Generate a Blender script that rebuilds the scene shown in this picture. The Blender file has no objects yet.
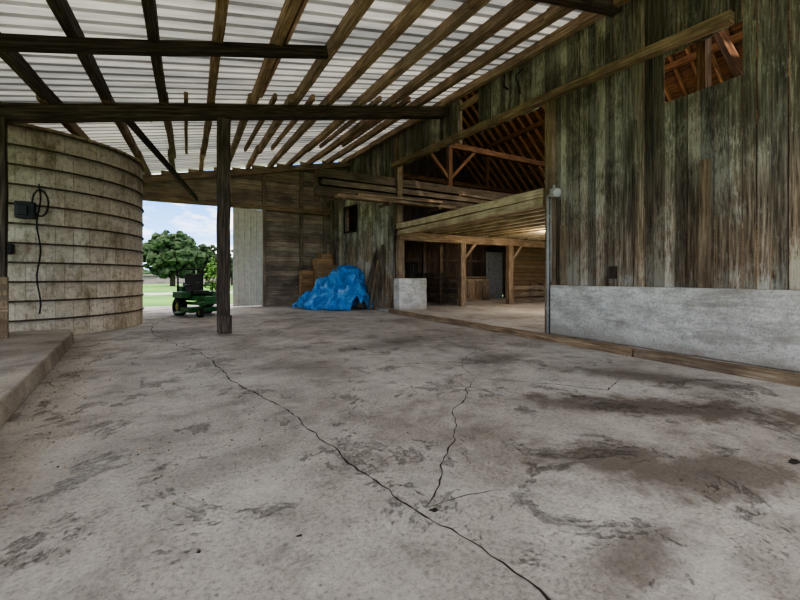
import bpy, bmesh, math, random
from mathutils import Vector, Matrix, noise
random.seed(7)
S=bpy.context.scene
def srgb(r,g,b):
    f=lambda c:(c/255/12.92) if c/255<=0.04045 else ((c/255+0.055)/1.055)**2.4
    return (f(r),f(g),f(b),1)
# ---------------- node helpers
def newmat(name):
    m=bpy.data.materials.new(name); m.use_nodes=True
    nt=m.node_tree; b=nt.nodes['Principled BSDF']
    return m,nt,b
def N(nt,t,**k):
    n=nt.nodes.new(t)
    for a,v in k.items():
        if a in n.inputs.keys() and not hasattr(n,a): n.inputs[a].default_value=v
        else: setattr(n,a,v)
    return n
def L(nt,a,b): nt.links.new(a,b)
def ramp(nt,fac,stops):
    r=nt.nodes.new('ShaderNodeValToRGB'); e=r.color_ramp.elements
    while len(e)<len(stops): e.new(0.5)
    for i,(p,c) in enumerate(stops):
        e[i].position=p; e[i].color=c if len(c)==4 else (*c,1)
    L(nt,fac,r.inputs[0]); return r.outputs[0]
def mix(nt,fac,a,b,mode='MIX'):
    m=nt.nodes.new('ShaderNodeMix'); m.data_type='RGBA'; m.blend_type=mode
    for s,v in ((m.inputs[0],fac),(m.inputs[6],a),(m.inputs[7],b)):
        if hasattr(v,'links'): L(nt,v,s)
        else: s.default_value=v
    return m.outputs[2]
def noisetex(nt,vec,scale,detail=6,rough=0.6,dist=0):
    n=nt.nodes.new('ShaderNodeTexNoise'); n.inputs['Scale'].default_value=scale
    n.inputs['Detail'].default_value=detail; n.inputs['Roughness'].default_value=rough
    n.inputs['Distortion'].default_value=dist
    if vec is not None: L(nt,vec,n.inputs['Vector'])
    return n.outputs[0]
def mapping(nt,vec,scale=(1,1,1),loc=(0,0,0)):
    n=nt.nodes.new('ShaderNodeMapping'); n.inputs['Scale'].default_value=scale; n.inputs['Location'].default_value=loc
    L(nt,vec,n.inputs['Vector']); return n.outputs[0]
def bump(nt,h,b,strength=0.4,dist=0.02):
    n=nt.nodes.new('ShaderNodeBump'); n.inputs['Strength'].default_value=strength; n.inputs['Distance'].default_value=dist
    L(nt,h,n.inputs['Height']); L(nt,n.outputs[0],b.inputs['Normal'])
def math_(nt,op,a,b=None,clamp=False):
    n=nt.nodes.new('ShaderNodeMath'); n.operation=op; n.use_clamp=clamp
    for i,v in enumerate((a,b)):
        if v is None: continue
        if hasattr(v,'links'): L(nt,v,n.inputs[i])
        else: n.inputs[i].default_value=v
    return n.outputs[0]
def wood(name,c1,c2,c3,blotch=None,bf=0.5,siding=False,across=9,rough=0.85):
    m,nt,b=newmat(name)
    uv=N(nt,'ShaderNodeUVMap').outputs[0]
    tc=N(nt,'ShaderNodeTexCoord').outputs['Object']
    g=noisetex(nt,mapping(nt,uv,(0.5,across,1)),3.0,8,0.65,0.3)
    col=ramp(nt,g,[(0.30,c1),(0.5,c2),(0.72,c3)])
    if blotch:
        bl=noisetex(nt,tc,1.3,5,0.6)
        bf_=ramp(nt,bl,[(0.42,(0,0,0)),(0.62,(bf,bf,bf))])
        col=mix(nt,bf_,col,blotch)
    if siding:
        sx=N(nt,'ShaderNodeSeparateXYZ'); L(nt,tc,sx.inputs[0])
        w=noisetex(nt,mapping(nt,uv,(1.6,13,1)),4.0,9,0.78,0.2)
        w2=noisetex(nt,mapping(nt,tc,(1,1,.7)),0.9,5,0.65)
        gn=noisetex(nt,mapping(nt,tc,(1,1,.35)),1.6,4)
        gf=math_(nt,'MULTIPLY',ramp(nt,gn,[(0.42,(0,0,0)),(0.66,(.42,.42,.42))]),math_(nt,'MULTIPLY',math_(nt,'SUBTRACT',sx.outputs[2],1.8),0.5,True),True)
        col=mix(nt,gf,col,srgb(94,96,70))
        lf=math_(nt,'MULTIPLY',math_(nt,'SUBTRACT',math_(nt,'ADD',2.7,math_(nt,'MULTIPLY',w,1.6)),sx.outputs[2]),0.5,True)
        col=mix(nt,lf,col,ramp(nt,g,[(.35,srgb(64,50,39)),(.5,srgb(126,106,86)),(.7,srgb(178,158,134))]))
        ww=math_(nt,'ADD',w,math_(nt,'MULTIPLY',math_(nt,'SUBTRACT',w2,0.5),1.2))
        wf=ramp(nt,ww,[(0.51,(0,0,0)),(0.66,(.7,.7,.7))])
        col=mix(nt,wf,col,srgb(180,175,158))
        dk=noisetex(nt,mapping(nt,tc,(2.2,2.2,.22)),2.0,5,.6)
        col=mix(nt,ramp(nt,dk,[(.5,(0,0,0)),(.66,(.72,.72,.72))]),col,srgb(46,40,33))
    at=N(nt,'ShaderNodeAttribute'); at.attribute_name='rnd'
    col=mix(nt,1.0,col,at.outputs['Color'],'MULTIPLY')
    L(nt,col,b.inputs['Base Color']); b.inputs['Roughness'].default_value=rough
    b.inputs['Specular IOR Level'].default_value=0.25
    bump(nt,g,b,0.5,0.015)
    return m
def plain(name,col,rough=0.6,metal=0,var=0.15,scale=6,bmp=0.0):
    m,nt,b=newmat(name)
    tc=N(nt,'ShaderNodeTexCoord').outputs['Object']
    n=noisetex(nt,tc,scale,6)
    d=tuple(c*(1-var*2) for c in col[:3])+(1,); l=tuple(min(1,c*(1+var*1.5)) for c in col[:3])+(1,)
    L(nt,ramp(nt,n,[(0.3,d),(0.7,l)]),b.inputs['Base Color'])
    b.inputs['Roughness'].default_value=rough; b.inputs['Metallic'].default_value=metal
    if bmp: bump(nt,n,b,bmp,0.02)
    return m
# ---------------- mesh builder
class MB:
    def __init__(s):
        s.bm=bmesh.new(); s.uv=s.bm.loops.layers.uv.new('UVMap'); s.col=s.bm.loops.layers.float_color.new('rnd')
    def beam(s,p,q,w,h,up=(0,0,1),seg=1,jit=0.0,lo=0.7,hi=1.2,mi=0,cut=0.0):
        p=Vector(p);q=Vector(q);d=(q-p);ln=d.length;d.normalize();up=Vector(up)
        if abs(d.dot(up))>0.99: up=Vector((0,1,0)) if abs(d.y)<.9 else Vector((1,0,0))
        sd=d.cross(up).normalized();u=sd.cross(d).normalized()
        v=random.uniform(lo,hi);tint=random.uniform(-.04,.04);c=(v*(1+tint),v,v*(1-tint),1)
        ou,ov=random.uniform(0,50),random.uniform(0,50)
        rings=[]
        for i in range(seg+1):
            t=i/seg;cc=p+d*ln*t+sd*random.uniform(-jit,jit)+u*random.uniform(-jit,jit)
            ww=w/2*(1+random.uniform(-1,1)*jit*2);hh=h/2*(1+random.uniform(-1,1)*jit*2)
            off=[d*random.uniform(-cut,cut) if i in(0,seg) else Vector() for _ in range(4)]
            rings.append([s.bm.verts.new(cc+sd*a*ww+u*b*hh+off[k]) for k,(a,b) in enumerate(((-1,-1),(1,-1),(1,1),(-1,1)))])
        ws=[0,w,w+h,2*w+h,2*w+2*h]
        def face(vs,uvs):
            f=s.bm.faces.new(vs);f.material_index=mi
            for l,x in zip(f.loops,uvs): l[s.uv].uv=(x[0]+ou,x[1]+ov); l[s.col]=c
        for i in range(seg):
            for k in range(4):
                a,b=rings[i],rings[i+1];k2=(k+1)%4
                t0,t1=ln*i/seg,ln*(i+1)/seg
                face([a[k],a[k2],b[k2],b[k]],[(t0,ws[k]),(t0,ws[k+1]),(t1,ws[k+1]),(t1,ws[k])])
        face(rings[0][::-1],[(0,0),(w*.1,0),(w*.1,h),(0,h)])
        face(rings[-1],[(0,0),(w*.1,0),(w*.1,h),(0,h)])
    def box(s,a,b,**k):
        a=Vector(a);b=Vector(b)
        s.beam(((a.x+b.x)/2,(a.y+b.y)/2,a.z),((a.x+b.x)/2,(a.y+b.y)/2,b.z),abs(b.x-a.x),abs(b.y-a.y),up=(0,1,0),**k)
    def cyl(s,p,q,r,n=16,r2=None,mi=0,cap=True):
        p=Vector(p);q=Vector(q);d=(q-p).normalized();r2=r if r2 is None else r2
        up=Vector((0,0,1)) if abs(d.z)<.9 else Vector((1,0,0));a=d.cross(up).normalized();b=a.cross(d)
        R=[[s.bm.verts.new(c+(a*math.cos(t*2*math.pi/n)+b*math.sin(t*2*math.pi/n))*rr) for t in range(n)] for c,rr in((p,r),(q,r2))]
        fs=[[R[0][i],R[0][(i+1)%n],R[1][(i+1)%n],R[1][i]] for i in range(n)]
        if cap: fs+=[R[0][::-1],R[1]]
        for vs in fs:
            f=s.bm.faces.new(vs);f.material_index=mi;f.smooth=len(vs)==4
            for l in f.loops: l[s.col]=(1,1,1,1)
    def tube(s,pts,r,n=8,mi=0):
        for a,b in zip(pts,pts[1:]): s.cyl(a,b,r,n,mi=mi)
    def done(s,name,mats,bevel=0,parent=None,smooth=False):
        bmesh.ops.recalc_face_normals(s.bm,faces=s.bm.faces)
        me=bpy.data.meshes.new(name);s.bm.to_mesh(me);s.bm.free()
        if not isinstance(mats,(list,tuple)): mats=[mats]
        for m in mats: me.materials.append(m)
        o=bpy.data.objects.new(name,me);S.collection.objects.link(o)
        if bevel:
            md=o.modifiers.new('bevel','BEVEL');md.width=bevel;md.segments=2;md.limit_method='ANGLE'
        if parent: o.parent=parent
        return o
def empty(name,loc=(0,0,0),rz=0):
    e=bpy.data.objects.new(name,None);e.location=loc;e.rotation_euler=(0,0,rz);S.collection.objects.link(e);return e
# ---------------- materials
M_side=wood('weathered_siding',srgb(50,45,38),srgb(102,95,83),srgb(154,146,131),siding=True,across=11)
M_dark=wood('dark_timber',srgb(32,26,22),srgb(72,61,52),srgb(118,102,88))
M_brown=wood('brown_timber',srgb(82,64,48),srgb(148,126,100),srgb(194,172,142),blotch=srgb(84,68,54),bf=.5)
M_cream=wood('pale_timber',srgb(132,114,88),srgb(204,186,152),srgb(230,214,184),blotch=srgb(124,106,82),bf=.55)
M_tan=wood('tan_boards',srgb(104,90,75),srgb(160,143,122),srgb(192,175,154),blotch=srgb(106,92,78),bf=.6,across=7)
M_red=wood('barn_sheathing',srgb(50,34,24),srgb(112,78,54),srgb(166,126,92))
M_ply=wood('tan_panel',srgb(150,116,78),srgb(190,154,110),srgb(215,184,140))
M_black=plain('black_plastic',srgb(24,24,25),.5)
M_green=plain('green_paint',srgb(30,92,38),.35,var=.1)
M_rim=plain('wheel_rim',srgb(150,140,60),.5)
M_rubber=plain('rubber',srgb(28,27,26),.85)
M_pipe=plain('grey_conduit',srgb(168,165,158),.5)
def concrete(name,c1,c2,c3,floor=False,dirty=None):
    m,nt,b=newmat(name)
    tc=N(nt,'ShaderNodeTexCoord').outputs['Object']
    big=noisetex(nt,tc,0.55,6,.6,.4);mid=noisetex(nt,tc,3.5,8,.7);fine=noisetex(nt,tc,38,6,.75)
    col=ramp(nt,big,[(0.35,c1),(0.5,c2),(0.65,c3)])
    col=mix(nt,.8,col,ramp(nt,mid,[(0.3,(.55,.53,.5)),(0.5,(1,1,1)),(.75,(1.2,1.19,1.17))]),'MULTIPLY')
    col=mix(nt,.8,col,ramp(nt,fine,[(0.32,(.42,.40,.385)),(0.5,(1,1,1)),(.72,(1.3,1.3,1.3))]),'MULTIPLY')
    h=math_(nt,'ADD',math_(nt,'MULTIPLY',mid,1.0),math_(nt,'MULTIPLY',fine,.45))
    rough=.85
    if dirty:
        z=N(nt,'ShaderNodeSeparateXYZ');L(nt,tc,z.inputs[0])
        f=math_(nt,'MULTIPLY',math_(nt,'SUBTRACT',math_(nt,'ADD',.0,math_(nt,'MULTIPLY',mid,.7)),z.outputs[2]),2.2,True)
        col=mix(nt,f,col,srgb(132,117,98))
        st=noisetex(nt,mapping(nt,tc,(1,.6,3.5)),1.6,8,.75,.4)
        col=mix(nt,ramp(nt,st,[(.48,(0,0,0)),(.62,(.65,.65,.65))]),col,srgb(142,132,118))
        pl=noisetex(nt,mapping(nt,tc,(1,.5,2),(7,3,1)),2.6,8,.75,.4)
        col=mix(nt,ramp(nt,pl,[(.58,(0,0,0)),(.6,(.6,.6,.6))]),col,srgb(160,150,136))
    if floor:
        tot=None
        for (x,y,rx,ry,rot,s) in [(4.1,2.05,1.45,.34,-.72,1),(3.5,2.5,.8,.25,-.7,.8),(2.62,1.68,.55,.26,-.5,.85),(3.0,1.2,.75,.28,-.35,.85),(5.2,2.75,1.2,.3,-.95,.75),(4.3,4.6,.8,.3,0,.5),(1.6,5.5,.8,.5,0,.3),(3.2,6.6,1.5,.4,.3,.4),(1.85,1.02,.4,.15,0,.7),(-.6,7.0,.8,.5,0,.3),(5.5,8.5,.5,2.2,0,.35),(.2,2.9,.5,.2,.4,.35),(-.4,3.6,.5,.3,0,.35)]:
            mp=nt.nodes.new('ShaderNodeMapping');mp.vector_type='TEXTURE'
            mp.inputs['Location'].default_value=(x,y,0);mp.inputs['Rotation'].default_value=(0,0,rot);mp.inputs['Scale'].default_value=(rx,ry,1)
            L(nt,tc,mp.inputs[0])
            vl=nt.nodes.new('ShaderNodeVectorMath');vl.operation='LENGTH';L(nt,mp.outputs[0],vl.inputs[0])
            d=math_(nt,'SUBTRACT',1.15,vl.outputs['Value'])
            d=math_(nt,'ADD',d,math_(nt,'MULTIPLY',math_(nt,'SUBTRACT',mid,.5),3.2))
            d=math_(nt,'MULTIPLY',math_(nt,'MULTIPLY',d,1.8,True),s)
            tot=d if tot is None else math_(nt,'MAXIMUM',tot,d)
        sp=noisetex(nt,tc,1.25,10,.78,.5)
        sf=ramp(nt,sp,[(0.56,(0,0,0)),(0.60,(.7,.7,.7))])
        col=mix(nt,sf,col,mix(nt,ramp(nt,fine,[(.42,(0,0,0)),(.58,(1,1,1))]),srgb(104,94,84),srgb(178,169,158)))
        lt=noisetex(nt,mapping(nt,tc,(1,1,1),(30,9,0)),1.6,10,.75,.3)
        col=mix(nt,ramp(nt,lt,[(.50,(0,0,0)),(.66,(.5,.5,.5))]),col,srgb(216,210,201))
        col=mix(nt,math_(nt,'MULTIPLY',tot,.84),col,mix(nt,mid,srgb(66,54,46),srgb(106,92,80)))
        h=math_(nt,'SUBTRACT',h,math_(nt,'MULTIPLY',sf,1.1))
        vo=nt.nodes.new('ShaderNodeTexVoronoi');vo.inputs['Scale'].default_value=9;L(nt,tc,vo.inputs['Vector'])
        pf=ramp(nt,vo.outputs['Distance'],[(0.05,(.6,.6,.6)),(0.10,(0,0,0))])
        col=mix(nt,pf,col,srgb(92,84,76))
    L(nt,col,b.inputs['Base Color']);b.inputs['Roughness'].default_value=rough
    b.inputs['Specular IOR Level'].default_value=.3
    bump(nt,h,b,.8,.03)
    return m
M_floor=concrete('floor_concrete',srgb(152,143,134),srgb(181,173,164),srgb(198,191,183),True)
M_conc=concrete('wall_concrete',srgb(178,172,160),srgb(206,200,188),srgb(224,219,208),dirty=True)
M_slab=concrete('slab_concrete',srgb(156,148,138),srgb(182,175,165),srgb(200,194,185))
# ---------------- ROOF
def zr(x,y): return 5.48+.21*(x-.68)+.055*(y-9.7)
mb=MB();bm=mb.bm
def roofmat(name,ca,cb,cc,tf):
    m,nt,b=newmat(name)
    tc=N(nt,'ShaderNodeTexCoord').outputs['Object']
    s1=noisetex(nt,mapping(nt,tc,(.12,1.3,.15)),1.2,3);s2=noisetex(nt,mapping(nt,tc,(.6,3,1)),3,6)
    col=ramp(nt,s1,[(.4,ca),(.5,cb),(.6,cc)])
    col=mix(nt,.7,col,ramp(nt,s2,[(.3,(.66,.64,.6)),(.55,(1,1,1))]),'MULTIPLY')
    L(nt,col,b.inputs['Base Color']);b.inputs['Roughness'].default_value=.5
    tr=N(nt,'ShaderNodeBsdfTranslucent');L(nt,col,tr.inputs[0]);mx=N(nt,'ShaderNodeMixShader');mx.inputs[0].default_value=tf
    L(nt,b.outputs[0],mx.inputs[1]);L(nt,tr.outputs[0],mx.inputs[2]);L(nt,mx.outputs[0],nt.nodes['Material Output'].inputs[0])
    return m
M_roof=roofmat('white_roof_sheet',srgb(170,172,170),srgb(208,207,202),srgb(238,235,226),.13)
M_rib_shade=roofmat('roof_sheet_rib_shade',srgb(130,130,128),srgb(160,159,155),srgb(184,182,176),.09)  # darker grey paints the shading of the ribs into their colour
ys=[];y=-3.0
while y<18.6:
    ys+=[(y,0),(y+.2,0),(y+.225,.05),(y+.275,.05),(y+.3,0)];y+=.3
prev=None
for j,(yy,dz) in enumerate(ys):
    cur=[bm.verts.new((x,yy,zr(x,yy)+dz)) for x in(-7.2,0,7.05)]
    if prev:
        for k in range(2):
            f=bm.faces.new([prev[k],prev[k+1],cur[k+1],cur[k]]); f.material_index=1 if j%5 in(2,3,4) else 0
    prev=cur
mb.done('ceiling',[M_roof,M_rib_shade])
# purlins
mbd=MB();mbb=MB()
for k in range(-4,11):
    x=-2.37+.92*k
    if x>6.8: x=6.82
    t=mbd if k<3 else mbb
    hh=.21
    for (y0,y1) in ((-3,4.9),(4.3,10.1),(9.4,14.9),(14.5,18.4)):
        tt=mbb if (y0>9 and k>-1) else t
        jx=random.uniform(-.07,.07)
        tt.beam((x+jx,y0,zr(x,y0)-hh/2-.01),(x+jx*.3+random.uniform(-.05,.05),y1,zr(x,y1)-hh/2-.01),.14,hh,seg=6,jit=.01,lo=.6 if k<3 else .7,hi=.9 if k<3 else 1.15,cut=.04)
    if k>=4 and k<10:
        mbb.beam((x+.13,3.6,zr(x,3.6)-.1),(x+.12,9.2,zr(x,9.2)-.1),.05,.15,seg=4,jit=.006,lo=1.1,hi=1.4)
    if k in(2,4,5,7,8):
        mbb.beam((x+.46,9.3,zr(x,9.3)-.02),(x+.42,14.6,zr(x,14.6)-.02),.08,.14,seg=4,jit=.006,lo=.7,hi=1.1)
mbd.done('roof_purlins_dark',M_dark);mbb.done('roof_purlins_brown',M_brown)
mb=MB()
mb.beam((-2.3,7.0,zr(-2.3,7.0)-.31),(2.15,6.6,zr(2.15,6.6)-.30),.12,.18,seg=5,jit=.01,lo=.5,hi=.6)
mb.done('roof_cross_brace',M_dark)
for i,(y,x0,x1,w,h,zo) in enumerate([(-1.5,-7,6.95,.2,.28,.36),(4.25,-7,6.95,.16,.2,.2),(9.7,-7,6.88,.26,.3,.37)]):
    mb=MB()
    mb.beam((x0,y,zr(x0,y)-zo),(x1,y,zr(x1,y)-zo),w,h,seg=12,jit=.01,lo=.85,hi=.9)
    mb.done('roof_girder' ,M_dark,bevel=.01)
mb=MB();mb.beam((-7,17.8,zr(-7,17.8)-.34),(6.95,17.8,zr(6.95,17.8)-.34),.25,.26,seg=12,jit=.01,lo=.9,hi=1.0);mb.done('roof_girder',M_brown,bevel=.01)
mb=MB();zt=zr(.68,9.7)-.52
mb.beam((.68,9.7,0),(.68,9.7,zt),.28,.24,seg=10,jit=.012,lo=1.05,hi=1.1)
mb.beam((.70,9.57,0),(.70,9.56,.42),.3,.03,lo=1.2,hi=1.3)
mb.done('support_post',M_dark,bevel=.015)
mb=MB();mb.beam((-3.02,9.6,.21),(-3.02,9.6,zr(-3.02,9.7)-.5),.14,.14,seg=6,jit=.01);mb.done('support_post',M_dark)
for yy in(4.25,-1.5):
    mb=MB();mb.beam((-6.8,yy,.21 if yy>2 else 0),(-6.8,yy,zr(-6.8,yy)-.35),.2,.2,seg=6,jit=.01);mb.done('support_post',M_dark)
mb=MB()
mb.beam((-1.34,9.85,4.86),(.26,17.7,4.48),.05,.2,seg=5,jit=.008,lo=.8,hi=.9)
mb.done('diagonal_brace',M_dark)
mb=MB();mb.beam((-.75,9.9,4.75),(-1.15,10.5,5.05),.07,.12,lo=.5,hi=.6);mb.done('diagonal_brace',M_dark)
# ---------------- FLOOR
mb=MB();mb.box((-7,-6,-.15),(6.3,18.2,0));mb.done('floor',M_floor)
mb=MB();mb.box((6.48,-6,-.15),(20.3,17,.07));mb.done('floor_barn_slab',M_slab)
mb=MB()
for y0,y1 in((-6,-.2),(-.2,3.6),(3.6,8.1),(8.1,12.3)):
    mb.beam((6.39,y0,.045),(6.39+random.uniform(-.02,.02),y1-.02,.045),.18,.15,seg=8,jit=.008,lo=.8,hi=1.0,cut=.02)
mb.done('floor_curb_timber',M_brown,bevel=.012)
mb=MB();bm=mb.bm
def crack(pts,w):
    P=[Vector((*p,0)) for p in pts];out=[]
    for a,b in zip(P,P[1:]):
        n=max(3,int((b-a).length/.06));d=(b-a).normalized();s=Vector((-d.y,d.x,0))
        for i in range(n):
            t=i/n;amp=min(.024,.04*(b-a).length)
            out.append(a.lerp(b,t)+s*(random.uniform(-.6,.6)*amp+noise.noise(a.lerp(b,t)*2)*.06))
    out.append(P[-1]);pv=None
    for i,p in enumerate(out):
        q=out[min(i+1,len(out)-1)];r=out[max(i-1,0)];d=(q-r).normalized();s=Vector((-d.y,d.x,0))
        ww=w*random.uniform(.3,1.4)*(min(1,.3+i/5,.3+(len(out)-i)/5))
        c=[bm.verts.new(p+s*ww+Vector((0,0,.002))),bm.verts.new(p-s*ww*random.uniform(.5,1)+Vector((0,0,.002)))]
        if pv: bm.faces.new([pv[0],pv[1],c[1],c[0]])
        pv=c
crack([(-.69,10.1),(-.16,8.27),(.155,7.44),(.444,5.235),(.843,3.715),(.964,2.552),(1.072,1.939),(1.17,1.585),(1.286,1.036),(1.35,.6)],.0075)
crack([(-.69,10.1),(-.9,12),(-.7,14)],.01)
crack([(3.211,3.813),(2.293,2.976),(1.85,2.44),(1.401,2.006),(1.158,1.804)],.006)
crack([(3.211,3.813),(3.756,3.249),(4.18,2.685),(4.84,2.91)],.007)
crack([(1.158,1.804),(1.4,1.78),(1.68,1.72)],.004)
crack([(.16,7.4),(-.05,7.15),(-.6,7.2)],.008)
crack([(3.2,3.8),(3.6,4.6),(4.6,5.4),(5.9,5.8)],.004)
def pit(x,y,a,b):
    pc=Vector((x,y,.0025));bm.faces.new([bm.verts.new(pc+Vector((math.cos(t)*a*random.uniform(.5,1.2),math.sin(t)*b*random.uniform(.5,1.2),0))) for t in [i*.45 for i in range(14)]])
pit(1.19,1.76,.03,.022);pit(3.72,1.0,.07,.035);pit(2.6,6.4,.05,.05)
for i in range(40): pit(random.uniform(-1,5.5),random.uniform(1.2,9),random.uniform(.006,.02),random.uniform(.006,.016))
mb.done('floor_crack',plain('crack_dark',srgb(46,39,33),.95))  # flat dark strips and spots laid on the floor for cracks and pits
mb=MB()
for i in range(420):
    if i<200: x=random.gauss(-1.15,.22);y=random.uniform(2.8,9.5);x-= (y-4.5)*.105
    elif i<320: x=random.gauss(.35,.35);y=random.gauss(3.1,.5)
    else: x=random.uniform(-1,5.5);y=random.uniform(1.1,9)
    s=random.uniform(.003,.009);a=random.uniform(0,3)
    mb.beam((x,y,s*.4),(x+s*1.6*math.cos(a),y+s*1.6*math.sin(a),s*.4),s,s*.8,lo=.5,hi=1.5)
mb.done('floor_grit',M_tan)
mb=MB();bm=mb.bm
top=[(-1.25,2.6),(-1.41,4.47),(-1.72,7.3),(-2.0,9.7),(-2.2,10.3),(-3.0,10.42),(-7,10.42),(-7,2.6)]
n=len(top)
A=[bm.verts.new((x,y,0)) for x,y in top];B=[bm.verts.new((x-.03 if i<4 else x,y,.21)) for i,(x,y) in enumerate(top)]
bm.faces.new(B);bm.faces.new(A[::-1])
for i in range(n): bm.faces.new([A[i],A[(i+1)%n],B[(i+1)%n],B[i]])
mb.done('raised_concrete_kerb',concrete('kerb_concrete',srgb(120,109,98),srgb(156,146,133),srgb(188,178,163)),bevel=.02)
# ---------------- SILO
m,nt,b=newmat('silo_staves')
uv=N(nt,'ShaderNodeUVMap').outputs[0];tc=N(nt,'ShaderNodeTexCoord').outputs['Object']
br=nt.nodes.new('ShaderNodeTexBrick');L(nt,uv,br.inputs['Vector'])
br.inputs['Scale'].default_value=1;br.inputs['Brick Width'].default_value=.31;br.inputs['Row Height'].default_value=.8
br.inputs['Mortar Size'].default_value=.005;br.inputs['Mortar Smooth'].default_value=.5
br.inputs['Color1'].default_value=srgb(226,214,192);br.inputs['Color2'].default_value=srgb(208,194,170);br.inputs['Mortar'].default_value=srgb(166,150,126)
d1=noisetex(nt,mapping(nt,tc,(1,1,.35)),2.0,8,.78);d2=noisetex(nt,tc,11,8,.78)
sx=N(nt,'ShaderNodeSeparateXYZ');L(nt,tc,sx.inputs[0])
col=mix(nt,.95,br.outputs[0],ramp(nt,d1,[(.36,(.48,.42,.34)),(.52,(1,1,1))]),'MULTIPLY')
col=mix(nt,.8,col,ramp(nt,d2,[(.34,(.42,.38,.32)),(.5,(1,1,1)),(.7,(1.12,1.12,1.1))]),'MULTIPLY')
fr=math_(nt,'FRACT',math_(nt,'DIVIDE',sx.outputs[2],.4))
gr=math_(nt,'MULTIPLY',math_(nt,'SUBTRACT',fr,math_(nt,'SUBTRACT',1.22,d1)),2.4,True)
col=mix(nt,math_(nt,'MULTIPLY',gr,.7),col,srgb(116,98,78))
L(nt,col,b.inputs['Base Color']);b.inputs['Roughness'].default_value=.9
bump(nt,math_(nt,'SUBTRACT',d2,br.outputs['Fac']),b,.7,.025)
silo=empty('concrete_silo',(-3.61,12.98,0));R=2.43;HS=4.42
mb=MB();bm=mb.bm;n=96
rv=[]
for r,zz in((R,0),(R,HS),(R-.16,HS),(R-.16,.0)):
    rv.append([bm.verts.new((r*math.cos(2*math.pi*i/n),r*math.sin(2*math.pi*i/n),zz)) for i in range(n)])
for a in range(3):
    for i in range(n):
        f=bm.faces.new([rv[a][i],rv[a][(i+1)%n],rv[a+1][(i+1)%n],rv[a+1][i]])
        us=[i,i+1,i+1,i];vz=[rv[a][0].co.z]*2+[rv[a+1][0].co.z]*2
        for l,u_,v_ in zip(f.loops,us,vz): l[mb.uv].uv=(u_*2*math.pi*R/n,v_)
        f.smooth=a!=1
mb.done('stave_wall',m,parent=silo)
mb=MB()
z=.4
while z<HS:
    pts=[((R+.018)*math.cos(2*math.pi*i/64),(R+.018)*math.sin(2*math.pi*i/64),z) for i in range(65)]
    mb.tube(pts,.02,6);z+=.4
mb.done('steel_hoops',plain('rusty_hoop',srgb(84,66,52),.8),parent=silo)
mb=MB()
pts=[((R+.0)*math.cos(2*math.pi*i/64),(R+.0)*math.sin(2*math.pi*i/64),HS+.02) for i in range(65)];mb.tube(pts,.04,8);mb.done('rim',m,parent=silo)
def silo_pt(ang,z,o=.04): return (-3.61+(R+o)*math.cos(ang),12.98+(R+o)*math.sin(ang),z)
A0=math.atan2(10.62-12.98,-2.9+3.61)
mb=MB()
mb.tube([silo_pt(A0+.05+.012*math.sin(i*.9),3.25-i*.16,.06) for i in range(18)],.014,6)
mb.tube([silo_pt(A0+.06+.05*math.cos(t*.5),2.85+.28*math.sin(t*.5),.08) for t in range(14)],.016,6)
mb.done('hanging_cable',M_black)
mb=MB();bx=Vector(silo_pt(A0-.03,2.5,.12))
mb.beam(bx,bx+Vector((0,0,.34)),.3,.16,up=(0,1,0));mb.beam(bx+Vector((-.02,-.1,.06)),bx+Vector((-.02,-.1,.26)),.16,.06,up=(0,1,0))
mb.done('electrical_box',M_black,bevel=.015)
mb=MB();bx=Vector(silo_pt(A0-.16,1.75,.14));mb.beam(bx,bx+Vector((0,0,.22)),.34,.2,up=(0,1,0));mb.beam(bx+Vector((0,-.12,.04)),bx+Vector((0,-.12,.18)),.24,.06,up=(0,1,0));mb.done('wall_outlet_box',M_black,bevel=.03)
mb=MB()
for k in range(5): mb.beam((-3.75,9.15,.32+k*.2),(-2.82,9.25,.32+k*.2),.04,.11)
for x in(-3.7,-2.88): mb.beam((x,9.28,.21),(x,9.28,1.3),.1,.06)
mb.done('wooden_gate',M_brown)
# ---------------- RIGHT BARN WALL (x=7)
def vboards(mb,y0,y1,zlo,zhi,x=7.0,w=.17,skip=None,th=.03):
    y=y0
    while y<y1-.02:
        ww=min(w*random.uniform(.85,1.12),y1-y);yc=y+ww/2
        zl=zlo(yc) if callable(zlo) else zlo;zh=zhi(yc) if callable(zhi) else zhi
        segs=[(zl,zh)]
        for (a,b_,c,d) in (skip or []):
            if a<yc<b_:
                ns=[]
                for s0,s1 in segs:
                    if c>s0: ns.append((s0,min(c,s1)))
                    if d<s1: ns.append((max(d,s0),s1))
                segs=ns
        xo=random.uniform(-.012,.012)
        for s0,s1 in segs:
            if s1-s0>.05: mb.beam((x+xo,yc,s0+random.uniform(-.015,.015)),(x+xo,yc,s1),th,ww-.018,up=(0,1,0),lo=.55,hi=1.35)
        y+=ww
zroof=lambda y: zr(7,y)-.0
plate=lambda y: 5.02+.05*(y-2.56)
mb=MB()
skip=[(2.35,3.42,4.22,5.0),(8.2,9.1,5.3,9),(4.24,4.36,1.28,1.5)]
vboards(mb,-6,5.62,1.12,zroof,skip=skip)
vboards(mb,5.62,12.8,lambda y:plate(y)-.02,zroof,skip=skip)
vboards(mb,12.8,18,lambda y:4.6,zroof)
mb.done('wall_right',M_side)
mb=MB();mb.beam((6.93,-6,.6),(6.93,5.62,.6),.26,1.05,seg=14,jit=.004,lo=1,hi=1);mb.done('wall_right_concrete_base',M_conc,bevel=.02)
mb=MB();mb.beam((6.9,2.5,plate(2.5)+.08),(6.9,13,plate(13)+.08),.16,.16,seg=14,jit=.01,lo=.9,hi=.95);mb.done('trim_1',M_brown)
mb=MB();mb.beam((7.0,5.74,.07),(7.0,5.74,plate(5.7)),.2,.2,seg=8,jit=.008,lo=.8,hi=.9);mb.done('barn_corner_post',M_brown,bevel=.01)
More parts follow.
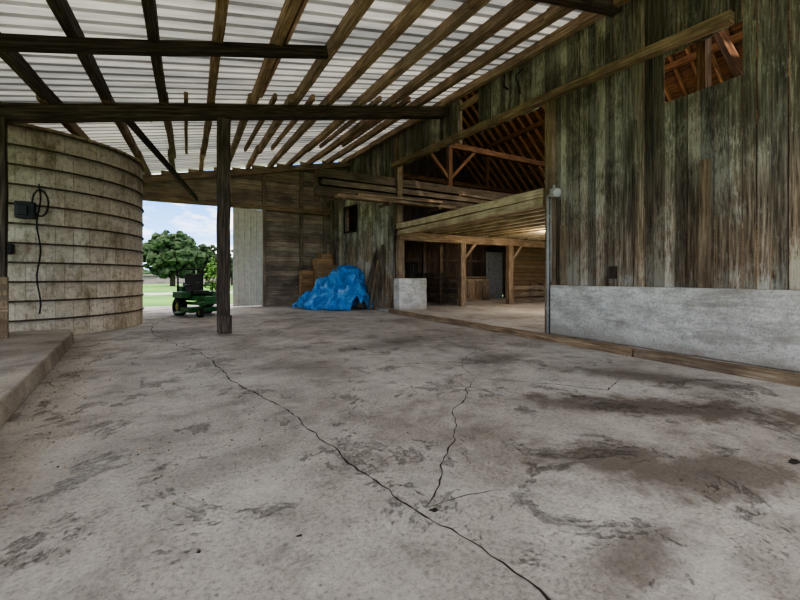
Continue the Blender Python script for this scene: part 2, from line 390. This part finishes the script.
mb=MB();mb.beam((6.95,5.4,1.14),(6.95,5.4,2.4),.04,.13,up=(0,1,0),lo=.8,hi=.9)
mb.beam((6.94,2.86,1.14),(6.94,2.84,3.1),.09,.12,up=(0,1,0),seg=3,lo=.7,hi=.75);mb.done('trim_2',M_brown)
mb=MB()
for y,z0,z1 in((.9,1.14,5.6),(3.9,1.14,4.1),(10.9,5.5,6.7)): mb.beam((6.97,y,z0),(6.97,y+.02,z1),.025,.06,up=(0,1,0),lo=.9,hi=1.1)
mb.done('trim_3',M_side)
mb=MB()
for y in(-2,0.2,2.95,5.0): mb.beam((7.15,y,.07),(7.15,y,zroof(y)),.2,.12,up=(0,1,0))
mb.beam((7.1,2.36,4.2),(7.1,3.44,4.2),.12,.08);mb.beam((7.4,2.5,4.2),(8.4,3.4,6.2),.1,.14)
mb.done('barn_wall_studs',M_red)
mb=MB();mb.beam((7.08,8.1,6.35),(7.08,9.2,6.35),.03,.2,lo=1.2,hi=1.3);mb.beam((7.08,8.15,5.3),(7.08,8.15,6.6),.1,.1,up=(0,1,0));mb.beam((7.1,9.12,5.3),(7.1,9.12,6.6),.1,.1,up=(0,1,0));mb.done('slot_cross_board',M_brown)
mb=MB();mb.tube([(6.84,5.7,.07),(6.84,5.7,3.05),(6.86,5.55,3.12)],.03,10);mb.tube([(6.84,5.62,1.2),(6.84,5.62,3.0)],.012,8)
for z in(.6,1.6,2.6): mb.beam((6.86,5.7,z),(6.86,5.7,z+.04),.08,.1)
mb.done('electrical_conduit',M_pipe)
mb=MB();mb.box((6.8,5.45,3.02),(6.95,5.62,3.2));mb.cyl((6.85,5.5,3.1),(6.7,5.35,3.06),.05,14,.09);mb.cyl((6.85,5.55,3.16),(6.85,5.55,3.28),.04,12,.02)
mb.done('wall_floodlight',M_pipe,bevel=.01)
mb=MB();mb.box((6.9,4.24,1.27),(6.97,4.37,1.5));mb.done('wall_hole_box',M_dark)  # dark box stands in for the dark of a small square hole
mb=MB();mb.tube([(6.9,6.95,5.95),(6.6,6.8,5.9),(6.6,6.75,6.1)],.02);mb.tube([(6.95,6.6,5.7),(6.8,6.6,6.1),(6.85,6.4,6.2)],.018);mb.done('iron_wall_hook',M_black)
# ---------------- lower skew wall with window
mb=MB();p0=Vector((6.0,17.95,0));p1=Vector((6.94,13.0,0));d=(p1-p0);Ln=d.length;d.normalize()
t=0
while t<Ln:
    w=.19*random.uniform(.85,1.1);c=p0+d*(t+w/2);tt=t+w/2
    segs=[(0,5.0)]
    if 1.4<tt<2.4: segs=[(0,3.35),(4.45,5.0)]
    for s0,s1 in segs: mb.beam(c+Vector((0,0,s0)),c+Vector((0,0,s1)),w-.014,.03,up=(-d.y,d.x,0),lo=.9,hi=1.9)
    t+=w
mb.done('wall_right_rear',M_side)
mb=MB();a=p0+d*1.4;b_=p0+d*2.4
for z in(3.33,4.47): mb.beam(a+Vector((-.03,0,z)),b_+Vector((-.03,0,z)),.05,.08,lo=.5,hi=.6)
for q in(a,b_): mb.beam(q+Vector((-.03,0,3.3)),q+Vector((-.03,0,4.5)),.07,.05,lo=.5,hi=.6)
q=Vector((.25,.05,0));mb.beam(a+q+Vector((0,0,3.9)),b_+q+Vector((0,0,3.9)),.03,1.2,lo=.25,hi=.3)
mb.done('window_1',M_dark)
# leaning boards
mb=MB()
for i,(tt,hh_) in enumerate(((3.75,2.3),(4.05,2.0),(4.35,2.6))):
    c=p0+d*tt;nrm=Vector((-abs(d.y),-abs(d.x)*.2,0)).normalized()
    mb.beam(c+nrm*.45+Vector((0,0,.02)),c+nrm*.06+Vector((0,0,hh_)),.16,.03,up=(-1,0,0),lo=.7,hi=1.2)
mb.done('leaning_boards',M_brown)
# ---------------- FAR WALL (y=18)
mb=MB()
for (xa,xb,za,zf) in((-7,1.6,4.38,None),(-7,-1.75,0,4.36)):
    z=za
    while True:
        h=.2
        if zf and z+h>zf: break
        x0=max(xa,(z+h-5.48-.055*8.3)/.21+.68)
        if x0>=xb: break
        mb.beam((x0,18,z+h/2),(xb,18,z+h/2),.03,h-.008,lo=.7,hi=1.2)
        mb.beam((x0,18.03,z+h/2),(xb,18.03,z+h/2),.01,h+.02,lo=.25,hi=.3)
        z+=h
mb.done('wall_back_left',M_tan)
mb=MB();z=0
while z<7.2:
    h=.225;x0=max(2.85 if z<4.3 else 1.6,(z+h-5.48-.055*8.3)/.21+.68)
    if x0<7:
        mb.beam((x0,18,z+h/2),(7,18,z+h/2),.03,h-.012,lo=.7,hi=1.25)
        mb.beam((x0,18.03,z+h/2),(7,18.03,z+h/2),.01,h+.02,lo=.25,hi=.3)
    z+=h
for x in(2.92,4.6,5.75): mb.beam((x,17.92,0),(x,17.92,zr(x,18)-.3),.16,.12,up=(0,1,0),lo=.6,hi=.75)
mb.done('wall_back',M_tan)
mb=MB();mb.beam((-1.9,17.9,4.4),(6,17.9,4.42),.16,.2,seg=8,jit=.01,lo=.9,hi=1.0);mb.done('door_lintel',M_brown)
mb=MB();bm=mb.bm;prev=None;x=1.62
prof=[]
while x<2.82: prof+=[(x,0),(x+.16,0),(x+.18,-.03),(x+.21,-.03),(x+.23,0)];x+=.25
for x,dy in prof:
    cur=[bm.verts.new((x,17.82+dy,.03)),bm.verts.new((x,17.82+dy,4.28))]
    if prev: bm.faces.new([prev[0],cur[0],cur[1],prev[1]])
    prev=cur
for z in(.1,1.4,2.8,4.2): mb.beam((1.62,17.86,z),(2.8,17.86,z),.04,.12)
mb.beam((1.6,17.78,2.1),(2.82,17.78,2.1),.03,.1);mb.beam((1.64,17.78,.03),(1.64,17.78,4.28),.05,.03,up=(0,1,0))
mb.done('door_1',plain('door_sheet',srgb(212,204,186),.5,var=.08))
# ---------------- BARN INTERIOR
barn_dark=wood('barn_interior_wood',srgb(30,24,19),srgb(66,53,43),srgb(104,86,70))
mb=MB()
for k in range(17):
    x=7.25+k*.6;mb.beam((x,5.75,3.1),(x,12.6,3.12),.14,.2,seg=6,jit=.012,lo=.8,hi=1.1)
mb.beam((6.98,5.9,3.2),(6.98,12.78,3.22),.14,.2,seg=8,jit=.015,lo=1.0,hi=1.1)
mb.beam((7.0,5.9,2.98),(7.0,12.7,2.98),.2,.18,seg=8,jit=.012,lo=.85,hi=.9)
mb.done('loft_joists',M_cream)
mb=MB()
y=5.75
while y<16.8: mb.beam((7.1,y+.12,3.24),(20,y+.12,3.24),.22,.04,lo=.6,hi=1.1);y+=.24
mb.done('loft_floor',M_brown)
mb=MB();mb.beam((7.0,12.8,2.87),(17.5,12.8,2.87),.3,.32,seg=14,jit=.012,lo=1,hi=1.1)
for x in(7.08,10.07,12.8,15.6): mb.beam((x,12.8,.07),(x,12.8,2.72),.26,.24,seg=6,jit=.01,up=(0,1,0),lo=.85,hi=1.1)
for x in(10.07,12.8): mb.beam((x,12.75,2.0),(x+.7,12.75,2.75),.1,.12)
mb.done('loft_header_frame',M_brown,bevel=.012)
mb=MB()
for k in range(6): mb.beam((9.95,13.0,.2+k*.24),(9.95,16.6,.2+k*.24),.04,.2,lo=.5,hi=.9)
for k in range(3): mb.beam((12.95,12.85,.2+k*.3),(15.5,12.85,.2+k*.3),.04,.18,lo=.6,hi=.9)
for y in(14.2,15.6): mb.beam((9.95,y,.07),(9.95,y,3.1),.16,.16,up=(0,1,0),lo=.5,hi=.7)
mb.done('stall_partition',M_brown)
mb=MB();mb.beam((7.05,12.86,3.3),(7.05,12.86,6.8),.24,.24,seg=6,jit=.01,lo=.6,hi=.7);mb.done('barn_post',M_brown)
mb=MB()
mb.beam((3.85,13,4.92),(13.2,13,4.98),.34,.3,seg=14,jit=.012,lo=.45,hi=.5)
mb.beam((4.0,12.92,4.62),(12.5,12.92,4.62),.2,.2,seg=12,jit=.012,lo=.65,hi=.7)
mb.beam((3.8,13,4.3),(11.2,13,4.3),.34,.32,seg=12,jit=.012,lo=.42,hi=.48)
mb.beam((3.9,13.1,4.0),(3.9,13.1,5.05),.15,.2,up=(0,1,0),lo=.5,hi=.5)
mb.beam((4,13.18,4.6),(11,13.18,4.6),.04,.5,lo=.2,hi=.2)
mb.beam((4.4,12.5,4.1),(9.5,12.6,4.12),.3,.12,seg=6,jit=.012,lo=.8,hi=.9)
mb.beam((5.2,12.6,4.22),(8.7,12.4,4.24),.25,.1,seg=6,jit=.012,lo=.9,hi=1.0)
for x in(4.6,6.4,8.6): mb.beam((x,12.3,4.0),(x,13.2,4.0),.1,.1,lo=.6,hi=.6)
mb.done('timber_header',M_brown,bevel=.015)
mb=MB()
for k in range(22):
    x=8.0+random.uniform(0,4.4);y=6.6+random.uniform(0,4.2);a=random.uniform(-.35,.35);l=random.uniform(1.5,3.2)
    mb.beam((x,y,3.33+k*.04),(x+l*math.cos(a),y+l*math.sin(a),3.33+k*.04),.2,.07,lo=.7,hi=1.4)
mb.done('lumber_pile',M_brown)
mb=MB()
def rz(x): return 7.2+(x-7)*.95 if x<13.5 else 7.2+6.5*.95-(x-13.5)*.95
for xa,xb in((7.0,13.5),(20.1,13.5)):
    n=26
    for i in range(n):
        t=(i+.5)/n;x=xa+(xb-xa)*t
        mb.beam((x,-6,rz(x)+.14),(x,22.1,rz(x)+.14),.38,.03,up=(-.69 if xa<10 else .69,0,.72),lo=.35,hi=.85,mi=0)
mb.done('barn_roof_sheathing',M_red)
mb=MB();y=-5.7
while y<22:
    mb.beam((7.05,y,rz(7.05)),(13.5,y,rz(13.5)),.09,.18,lo=1.1,hi=1.6);mb.beam((20.1,y,rz(20.1)),(13.5,y,rz(13.5)),.09,.18,lo=1.1,hi=1.6)
    y+=.6
for y in(1,7,13.6,19):
    mb.beam((7.2,y,7.1),(20,y,7.1),.22,.24,lo=.7,hi=.9)
    for x in(10,17):
        mb.beam((x,y,3.3),(x,y,9.9),.2,.2,up=(0,1,0),lo=.6,hi=.9)
        mb.beam((x,y,5.6),(x+1.4,y,7.0),.12,.14,lo=.7,hi=1);mb.beam((x,y,5.6),(x-1.4,y,7.0),.12,.14,lo=.7,hi=1)
mb.beam((10,-6,9.8),(10,21.9,9.8),.2,.22);mb.beam((17,-6,9.8),(17,21.9,9.8),.2,.22)
for z in(4.6,5.8): mb.beam((17,7,z),(17,19,z),.12,.16,lo=.7,hi=1)
mb.done('barn_rafters',M_red)
mb=MB();y=-6
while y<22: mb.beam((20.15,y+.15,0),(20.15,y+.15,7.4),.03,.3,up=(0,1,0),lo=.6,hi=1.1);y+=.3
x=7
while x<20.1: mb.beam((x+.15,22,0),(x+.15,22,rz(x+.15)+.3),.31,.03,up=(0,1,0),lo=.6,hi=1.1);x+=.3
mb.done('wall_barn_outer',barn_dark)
mb=MB();x=7.2
while x<20:
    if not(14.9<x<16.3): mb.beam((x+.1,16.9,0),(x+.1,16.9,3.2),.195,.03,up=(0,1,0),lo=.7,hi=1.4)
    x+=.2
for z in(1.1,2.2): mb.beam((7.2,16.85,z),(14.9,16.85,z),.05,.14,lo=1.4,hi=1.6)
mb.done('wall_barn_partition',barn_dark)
mb=MB();z=.07
while z<3.1: mb.beam((16.5,16.6,z+.12),(20,16.6,z+.12),.03,.23,lo=.7,hi=.95);z+=.25
z=.07
while z<3.1: mb.beam((20.0,6,z+.12),(20.0,16.6,z+.12),.03,.23,lo=.7,hi=.95);z+=.25
mb.done('wall_barn_panel',M_ply)
mb=MB();mb.box((14.95,16.75,.07),(16.2,16.82,2.75));mb.box((15.1,16.7,1.6),(16.05,16.76,2.5));mb.box((15.1,16.7,.3),(16.05,16.76,1.3))
mb.done('door_2',plain('door_grey',srgb(120,120,114),.6,var=.15),bevel=.02)
mb=MB();mb.beam((7.3,12.4,0.07),(7.3,12.4,1.25),1.2,.45,up=(0,1,0),seg=5,jit=.006,lo=.85,hi=.85);mb.done('concrete_pier',M_conc,bevel=.03)
mb=MB();mb.box((8.3,15.6,.07),(9.6,16.3,2.0));mb.box((8.38,15.55,.2),(8.9,15.6,1.9));mb.box((9.0,15.55,.2),(9.52,15.6,1.9));mb.done('storage_cabinet',M_dark,bevel=.02)
mb=MB();mb.box((12.6,15.7,.07),(14.2,16.5,1.2));mb.box((12.6,15.7,1.25),(14.2,16.5,1.32))
for k in range(3): mb.box((12.68+k*.52,15.65,.2),(13.12+k*.52,15.7,1.1))
mb.done('wooden_workbench',M_brown,bevel=.015)
mb=MB();mb.cyl((11.2,15.2,.07),(11.2,15.2,.95),.3,24)
for z in(.08,.37,.65,.93): mb.cyl((11.2,15.2,z),(11.2,15.2,z+.025),.315,24)
mb.done('steel_drum',plain('drum_paint',srgb(60,66,72),.5))
mb=MB()
mb.box((16.8,14.6,.07),(17.8,15.3,.2))
for z in(.25,.6,.95): mb.box((16.8,14.6,z),(17.8,15.3,z+.06))
for x in(16.85,17.75):
    for y in(14.65,15.25): mb.beam((x,y,.07),(x,y,1.0),.06,.06)
mb.done('wooden_shelf',M_brown)
# ---------------- crates by tarp
M_crate=wood('crate_wood',srgb(100,74,50),srgb(164,128,90),srgb(200,168,128))
for (x,y,z0,z1,w,dd) in((5.45,17.2,0,1.45,.85,.6),(5.5,17.2,1.45,1.85,.95,.5),(5.4,17.2,1.85,2.15,.8,.5),(4.7,17.4,0,1.6,.55,.4),(5.5,17.2,2.15,2.38,.5,.4)):
    mb=MB();n=max(1,int((z1-z0)/.18));h=(z1-z0)/n
    for i in range(n):
        for yy in(-dd/2,dd/2): mb.beam((x-w/2,y+yy,z0+h*(i+.5)),(x+w/2,y+yy,z0+h*(i+.5)),.02,h-.02,lo=.9,hi=1.3)
        for xx in(-w/2,w/2): mb.beam((x+xx,y-dd/2,z0+h*(i+.5)),(x+xx,y+dd/2,z0+h*(i+.5)),.02,h-.02,lo=.9,hi=1.3)
    for xx in(-w/2,w/2): mb.beam((x+xx,y-dd/2-.02,z0),(x+xx,y-dd/2-.02,z1),.07,.03,up=(0,1,0))
    mb.box((x-w/2,y-dd/2,z1-.03),(x+w/2,y+dd/2,z1))
    mb.done('wooden_crate',M_crate)
# ---------------- TARP
mb=MB();bm=mb.bm;NR,NA=60,190;rows=[]
def tz(x,y):
    b1=1.72*math.exp(-(((x-.6)/.82)**4+((y+.02)/.66)**4))
    b2=1.3*math.exp(-(((x+.25)/.6)**4+((y)/.62)**4))
    b3=.7*math.exp(-(((x+1.0)/.5)**2+((y)/.6)**2))
    return (b1**4+b2**4+b3**4)**.25
for i in range(NR+1):
    r=i/NR;row=[]
    for j in range(NA):
        a=2*math.pi*j/NA
        edge=1+.15*noise.noise(Vector((math.cos(a)*1.6,math.sin(a)*1.6,3)))+.05*math.sin(a*9)+.04*math.sin(a*17+1)
        x=1.75*r*edge*math.cos(a);y=1.0*r*edge*math.sin(a)
        z=tz(x,y)
        f=noise.noise(Vector((x*1.6,y*1.6,0)))*.7
        ridg=(1-abs(noise.noise(Vector((x*2.2+f+y*.8,y*2.2-f,7)))*2.2))
        rid2=(1-abs(noise.noise(Vector((x*5+f*2,y*4,3+z)))*2.2))
        slope=min(1,abs(tz(x*1.06,y*1.06)-z)*6+.35)
        z+= (ridg-.6)*.34*slope+(rid2-.6)*.13+ .08*math.sin(a*14+f*6)*min(1,r*1.3)*slope
        z=max(z,.012+.03*abs(noise.noise(Vector((x*6,y*6,5)))))
        hx=noise.noise(Vector((x*3,y*3,z*3+9)))*.12*min(1,z*2);hy=noise.noise(Vector((x*3,y*3,z*3+19)))*.12*min(1,z*2)
        row.append(bm.verts.new((x+hx,y+hy,z)))
    rows.append(row)
for i in range(NR):
    for j in range(NA):
        q=[rows[i][j],rows[i][(j+1)%NA],rows[i+1][(j+1)%NA],rows[i+1][j]]
        try: bm.faces.new(q)
        except: pass
bmesh.ops.remove_doubles(bm,verts=bm.verts,dist=.0005)
for f in bm.faces:f.smooth=True
m,nt,b=newmat('blue_tarp');tc=N(nt,'ShaderNodeTexCoord').outputs['Object']
nn=noisetex(nt,tc,2.4,8,.7,1.2);L(nt,ramp(nt,nn,[(.34,srgb(24,96,168)),(.5,srgb(50,146,222)),(.58,srgb(100,180,236)),(.68,srgb(196,226,244))]),b.inputs['Base Color'])  # palest ramp tones paint white highlights on the folds
b.inputs['Roughness'].default_value=.3;bump(nt,nn,b,1.0,.16)
o=mb.done('blue_tarp',m);o.location=(5.2,15.1,0);o.rotation_euler=(0,0,-math.radians(40))
# ---------------- MOWER
mw=empty('riding_lawn_mower',(.28,14.75,0),math.radians(205))
def wheel(name,x,y,r,w):
    mb=MB()
    prof=[(-w*.3,.02),(-w*.3,r*.5),(-w/2,r*.62),(-w/2,r*.93),(-w*.36,r),(w*.36,r),(w/2,r*.93),(w/2,r*.62),(w*.3,r*.5),(w*.3,0.02)]
    n=28;R_=[[mb.bm.verts.new((x+a,y+q*math.cos(2*math.pi*i/n),r+q*math.sin(2*math.pi*i/n))) for a,q in prof] for i in range(n)]
    for i in range(n):
        for k in range(len(prof)-1):
            f=mb.bm.faces.new([R_[i][k],R_[i][k+1],R_[(i+1)%n][k+1],R_[(i+1)%n][k]]);f.material_index=0 if 1<=k<=7 and prof[k][1]>r*.48 else 1
    for i in range(n):
        a=2*math.pi*i/n
        mb.beam((x-w*.45,y+r*.99*math.cos(a),r+r*.99*math.sin(a)),(x+w*.45,y+r*.99*math.cos(a+.1),r+r*.99*math.sin(a+.1)),.03,.02,up=(0,math.cos(a),math.sin(a)))
    mb.done(name,[M_rubber,M_rim],parent=mw)
wheel('rear_wheel_left',-.46,-.4,.29,.26);wheel('rear_wheel_right',.46,-.4,.29,.26)
wheel('caster_left',-.38,.85,.15,.12);wheel('caster_right',.38,.85,.15,.12)
mb=MB()
mb.beam((-.3,-.75,.42),(-.3,.9,.42),.08,.1);mb.beam((.3,-.75,.42),(.3,.9,.42),.08,.1)
mb.beam((-.46,.85,.44),(.46,.85,.44),.1,.07)
for x in(-.38,.38): mb.cyl((x,.85,.2),(x,.85,.46),.03,10);mb.beam((x-.09,.85,.15),(x-.09,.85,.34),.02,.06);mb.beam((x+.09,.85,.15),(x+.09,.85,.34),.02,.06)
mb.box((-.28,.2,.46),(.28,.82,.49));mb.box((-.2,.75,.48),(.2,.8,.66))
mb.box((-.6,-.62,.6),(-.28,.1,.8));mb.box((.28,-.62,.6),(.6,.1,.8));mb.box((-.3,-.5,.5),(.3,.15,.66))
mb.box((-.32,-.95,.5),(.32,-.5,.98))
mb.done('frame_and_fenders',M_green,bevel=.04,parent=mw)
mb=MB()
mb.beam((-.62,.3,.22),(.62,.3,.22),.62,.16,up=(0,0,1));mb.beam((.6,.3,.2),(.86,.32,.14),.4,.05)
mb.done('mower_deck',M_green,bevel=.06,parent=mw)
mb=MB();mb.beam((0,-.12,.7),(0,-.12,.84),.56,.54,up=(0,1,0));mb.beam((0,-.34,.8),(0,-.46,1.4),.54,.15,up=(0,1,0))
for x in(-.32,.32): mb.beam((x,-.34,1.02),(x,.02,1.02),.09,.06)
mb.done('seat',M_black,bevel=.05,parent=mw)
mb=MB()
mb.tube([(-.42,-.62,.6),(-.42,-.62,1.5),(-.34,-.62,1.58),(.34,-.62,1.58),(.42,-.62,1.5),(.42,-.62,.6)],.03,10)
for s in(-1,1): mb.tube([(s*.34,.12,.6),(s*.36,.22,1.0),(s*.32,.2,1.1),(s*.08,.16,1.1)],.018,8)
mb.done('roll_bar_and_levers',M_black,parent=mw)
mb=MB();mb.box((-.25,-1.05,.55),(.25,-.72,.85));mb.cyl((0,-.8,.9),(0,-.8,1.1),.17,18);mb.cyl((.2,-1.08,.55),(.32,-1.08,.55),.06,12);mb.done('engine',M_black,bevel=.02,parent=mw)
# ---------------- OUTSIDE
m,nt,b=newmat('grass');tc=N(nt,'ShaderNodeTexCoord').outputs['Object']
g=noisetex(nt,tc,.25,6);g2=noisetex(nt,tc,9,6,.7)
col=mix(nt,.5,ramp(nt,g,[(.35,srgb(56,98,22)),(.6,srgb(88,130,36))]),ramp(nt,g2,[(.3,(.5,.55,.4)),(.6,(1,1,1))]),'MULTIPLY')
L(nt,col,b.inputs['Base Color']);b.inputs['Roughness'].default_value=.95
mb=MB();mb.box((-150,-80,-.6),(150,260,-.16));mb.done('grass_lawn',m)
mb=MB();mb.box((-4,18.2,-.16),(3.5,20.5,-.03));mb.done('concrete_apron',M_slab)
mb=MB();mb.box((-40,36,-.16),(40,40.5,-.12));mb.done('gravel_road',concrete('gravel',srgb(130,125,116),srgb(155,150,140),srgb(175,170,162)))
M_leaf=plain('tree_leaves',srgb(34,54,20),.9,var=.3,scale=1.2,bmp=.8);M_leaf2=plain('shrub_leaves',srgb(76,112,44),.9,var=.3,scale=5,bmp=.8)
M_bark=plain('bark',srgb(70,58,46),.95)
def tree(x,y,h,w,mat=M_leaf,nm='broadleaf_tree',z0=-.16,blobs=70):
    t=empty(nm,(x,y,z0))
    mb=MB();mb.cyl((0,0,0),(0,0,h*.5),w*.05,10,w*.03)
    for i in range(5):
        a=i*1.3;mb.cyl((0,0,h*.3),(math.cos(a)*w*.28,math.sin(a)*w*.28,h*.6),w*.025,8,w*.01)
    mb.done('trunk',M_bark,parent=t)
    bm=bmesh.new()
    for i in range(blobs):
        u=random.uniform(-1,1);a=random.uniform(0,2*math.pi);rr=random.uniform(.4,.97)
        c=Vector((math.cos(a)*math.sqrt(1-u*u)*w/2*rr,math.sin(a)*math.sqrt(1-u*u)*w/2*rr,h*.55+u*h*.42*rr))
        r=bmesh.ops.create_icosphere(bm,subdivisions=2,radius=w*random.uniform(.03,.08),matrix=Matrix.Translation(c))
        for v in r['verts']:
            dd=(v.co-c);v.co=c+dd*(1+.5*noise.noise(v.co*(9/w)+Vector((i,0,0)))+random.uniform(-.4,.4))
    me=bpy.data.meshes.new('canopy');bm.to_mesh(me);bm.free();me.materials.append(mat)
    o=bpy.data.objects.new('canopy',me);S.collection.objects.link(o);o.parent=t
tree(-2.4,70,9.0,8.5,blobs=480);tree(2.6,74,7.6,6,blobs=240);tree(6.5,72,6.5,6,blobs=120);tree(-12,76,5,7)
tree(1.0,21.6,2.6,.9,M_leaf2,'garden_shrub',z0=-.16,blobs=160)
bm=bmesh.new()
for i in range(200):
    c=Vector((-60+i*.6,112+random.uniform(-2,2),random.uniform(1.5,2.4)))
    r=bmesh.ops.create_icosphere(bm,subdivisions=2,radius=random.uniform(1,1.6),matrix=Matrix.Translation(c))
    for v in r['verts']: v.co=c+(v.co-c)*random.uniform(.75,1.2)
me=bpy.data.meshes.new('h');bm.to_mesh(me);bm.free();me.materials.append(M_leaf)
o=bpy.data.objects.new('distant_hedge',me);S.collection.objects.link(o)
mb=MB()
mb.box((-18,95,-.16),(12,101,1.6))
for k in range(8): mb.box((-17+k*3.6,94.9,.2),(-15.6+k*3.6,95,1.2))
mb.box((-18.4,94.6,1.6),(12.4,101.4,1.85))
mb.done('distant_low_building',plain('grey_cladding',srgb(120,110,110),.8))
# ---------------- LIGHT
w=bpy.data.worlds.new('sky');S.world=w;w.use_nodes=True;nt=w.node_tree;bg=nt.nodes['Background']
tc=N(nt,'ShaderNodeTexCoord').outputs['Generated']
sx=N(nt,'ShaderNodeSeparateXYZ');L(nt,tc,sx.inputs[0])
base=ramp(nt,sx.outputs[2],[(0.0,srgb(166,202,238)),(.2,srgb(76,138,212)),(.8,srgb(130,162,205))])
c=noisetex(nt,mapping(nt,tc,(1,1,3)),5,8,.6,.3)
c=math_(nt,'ADD',c,math_(nt,'MULTIPLY',sx.outputs[2],.34))
col=mix(nt,ramp(nt,c,[(.52,(0,0,0)),(.66,(.95,.95,.95))]),base,(1,.965,.915,1))
L(nt,col,bg.inputs[0]);bg.inputs[1].default_value=1.75
sd=bpy.data.lights.new('sun','SUN');sd.energy=2.6;sd.angle=math.radians(3);sd.color=(1,.94,.85)
so=bpy.data.objects.new('sun',sd);S.collection.objects.link(so);so.rotation_euler=(math.radians(28),math.radians(-22),0)
for i,(x,y,z,e) in enumerate([(12,9,7.6,170),(11.5,9.5,2.75,85),(12,2.6,7.2,130),(13.5,15.0,2.7,14)]):  # unseen point lights added to brighten the barn inside
    ld=bpy.data.lights.new('barn_fill_light','POINT');ld.energy=e;ld.color=(1,.9,.76);ld.shadow_soft_size=.15
    lo=bpy.data.objects.new('barn_fill_light',ld);lo.location=(x,y,z);S.collection.objects.link(lo)
# ---------------- CAMERA
cd=bpy.data.cameras.new('camera');cd.sensor_width=36;cd.lens=17.1;cd.shift_y=-.02875;cd.clip_end=600
co=bpy.data.objects.new('camera',cd);S.collection.objects.link(co);co.location=(0,0,1.3);co.rotation_euler=(math.radians(90),0,-math.radians(28.93))
S.camera=co
S.view_settings.view_transform='AgX'
S.view_settings.look='AgX - Medium High Contrast'
S.view_settings.exposure=1.3
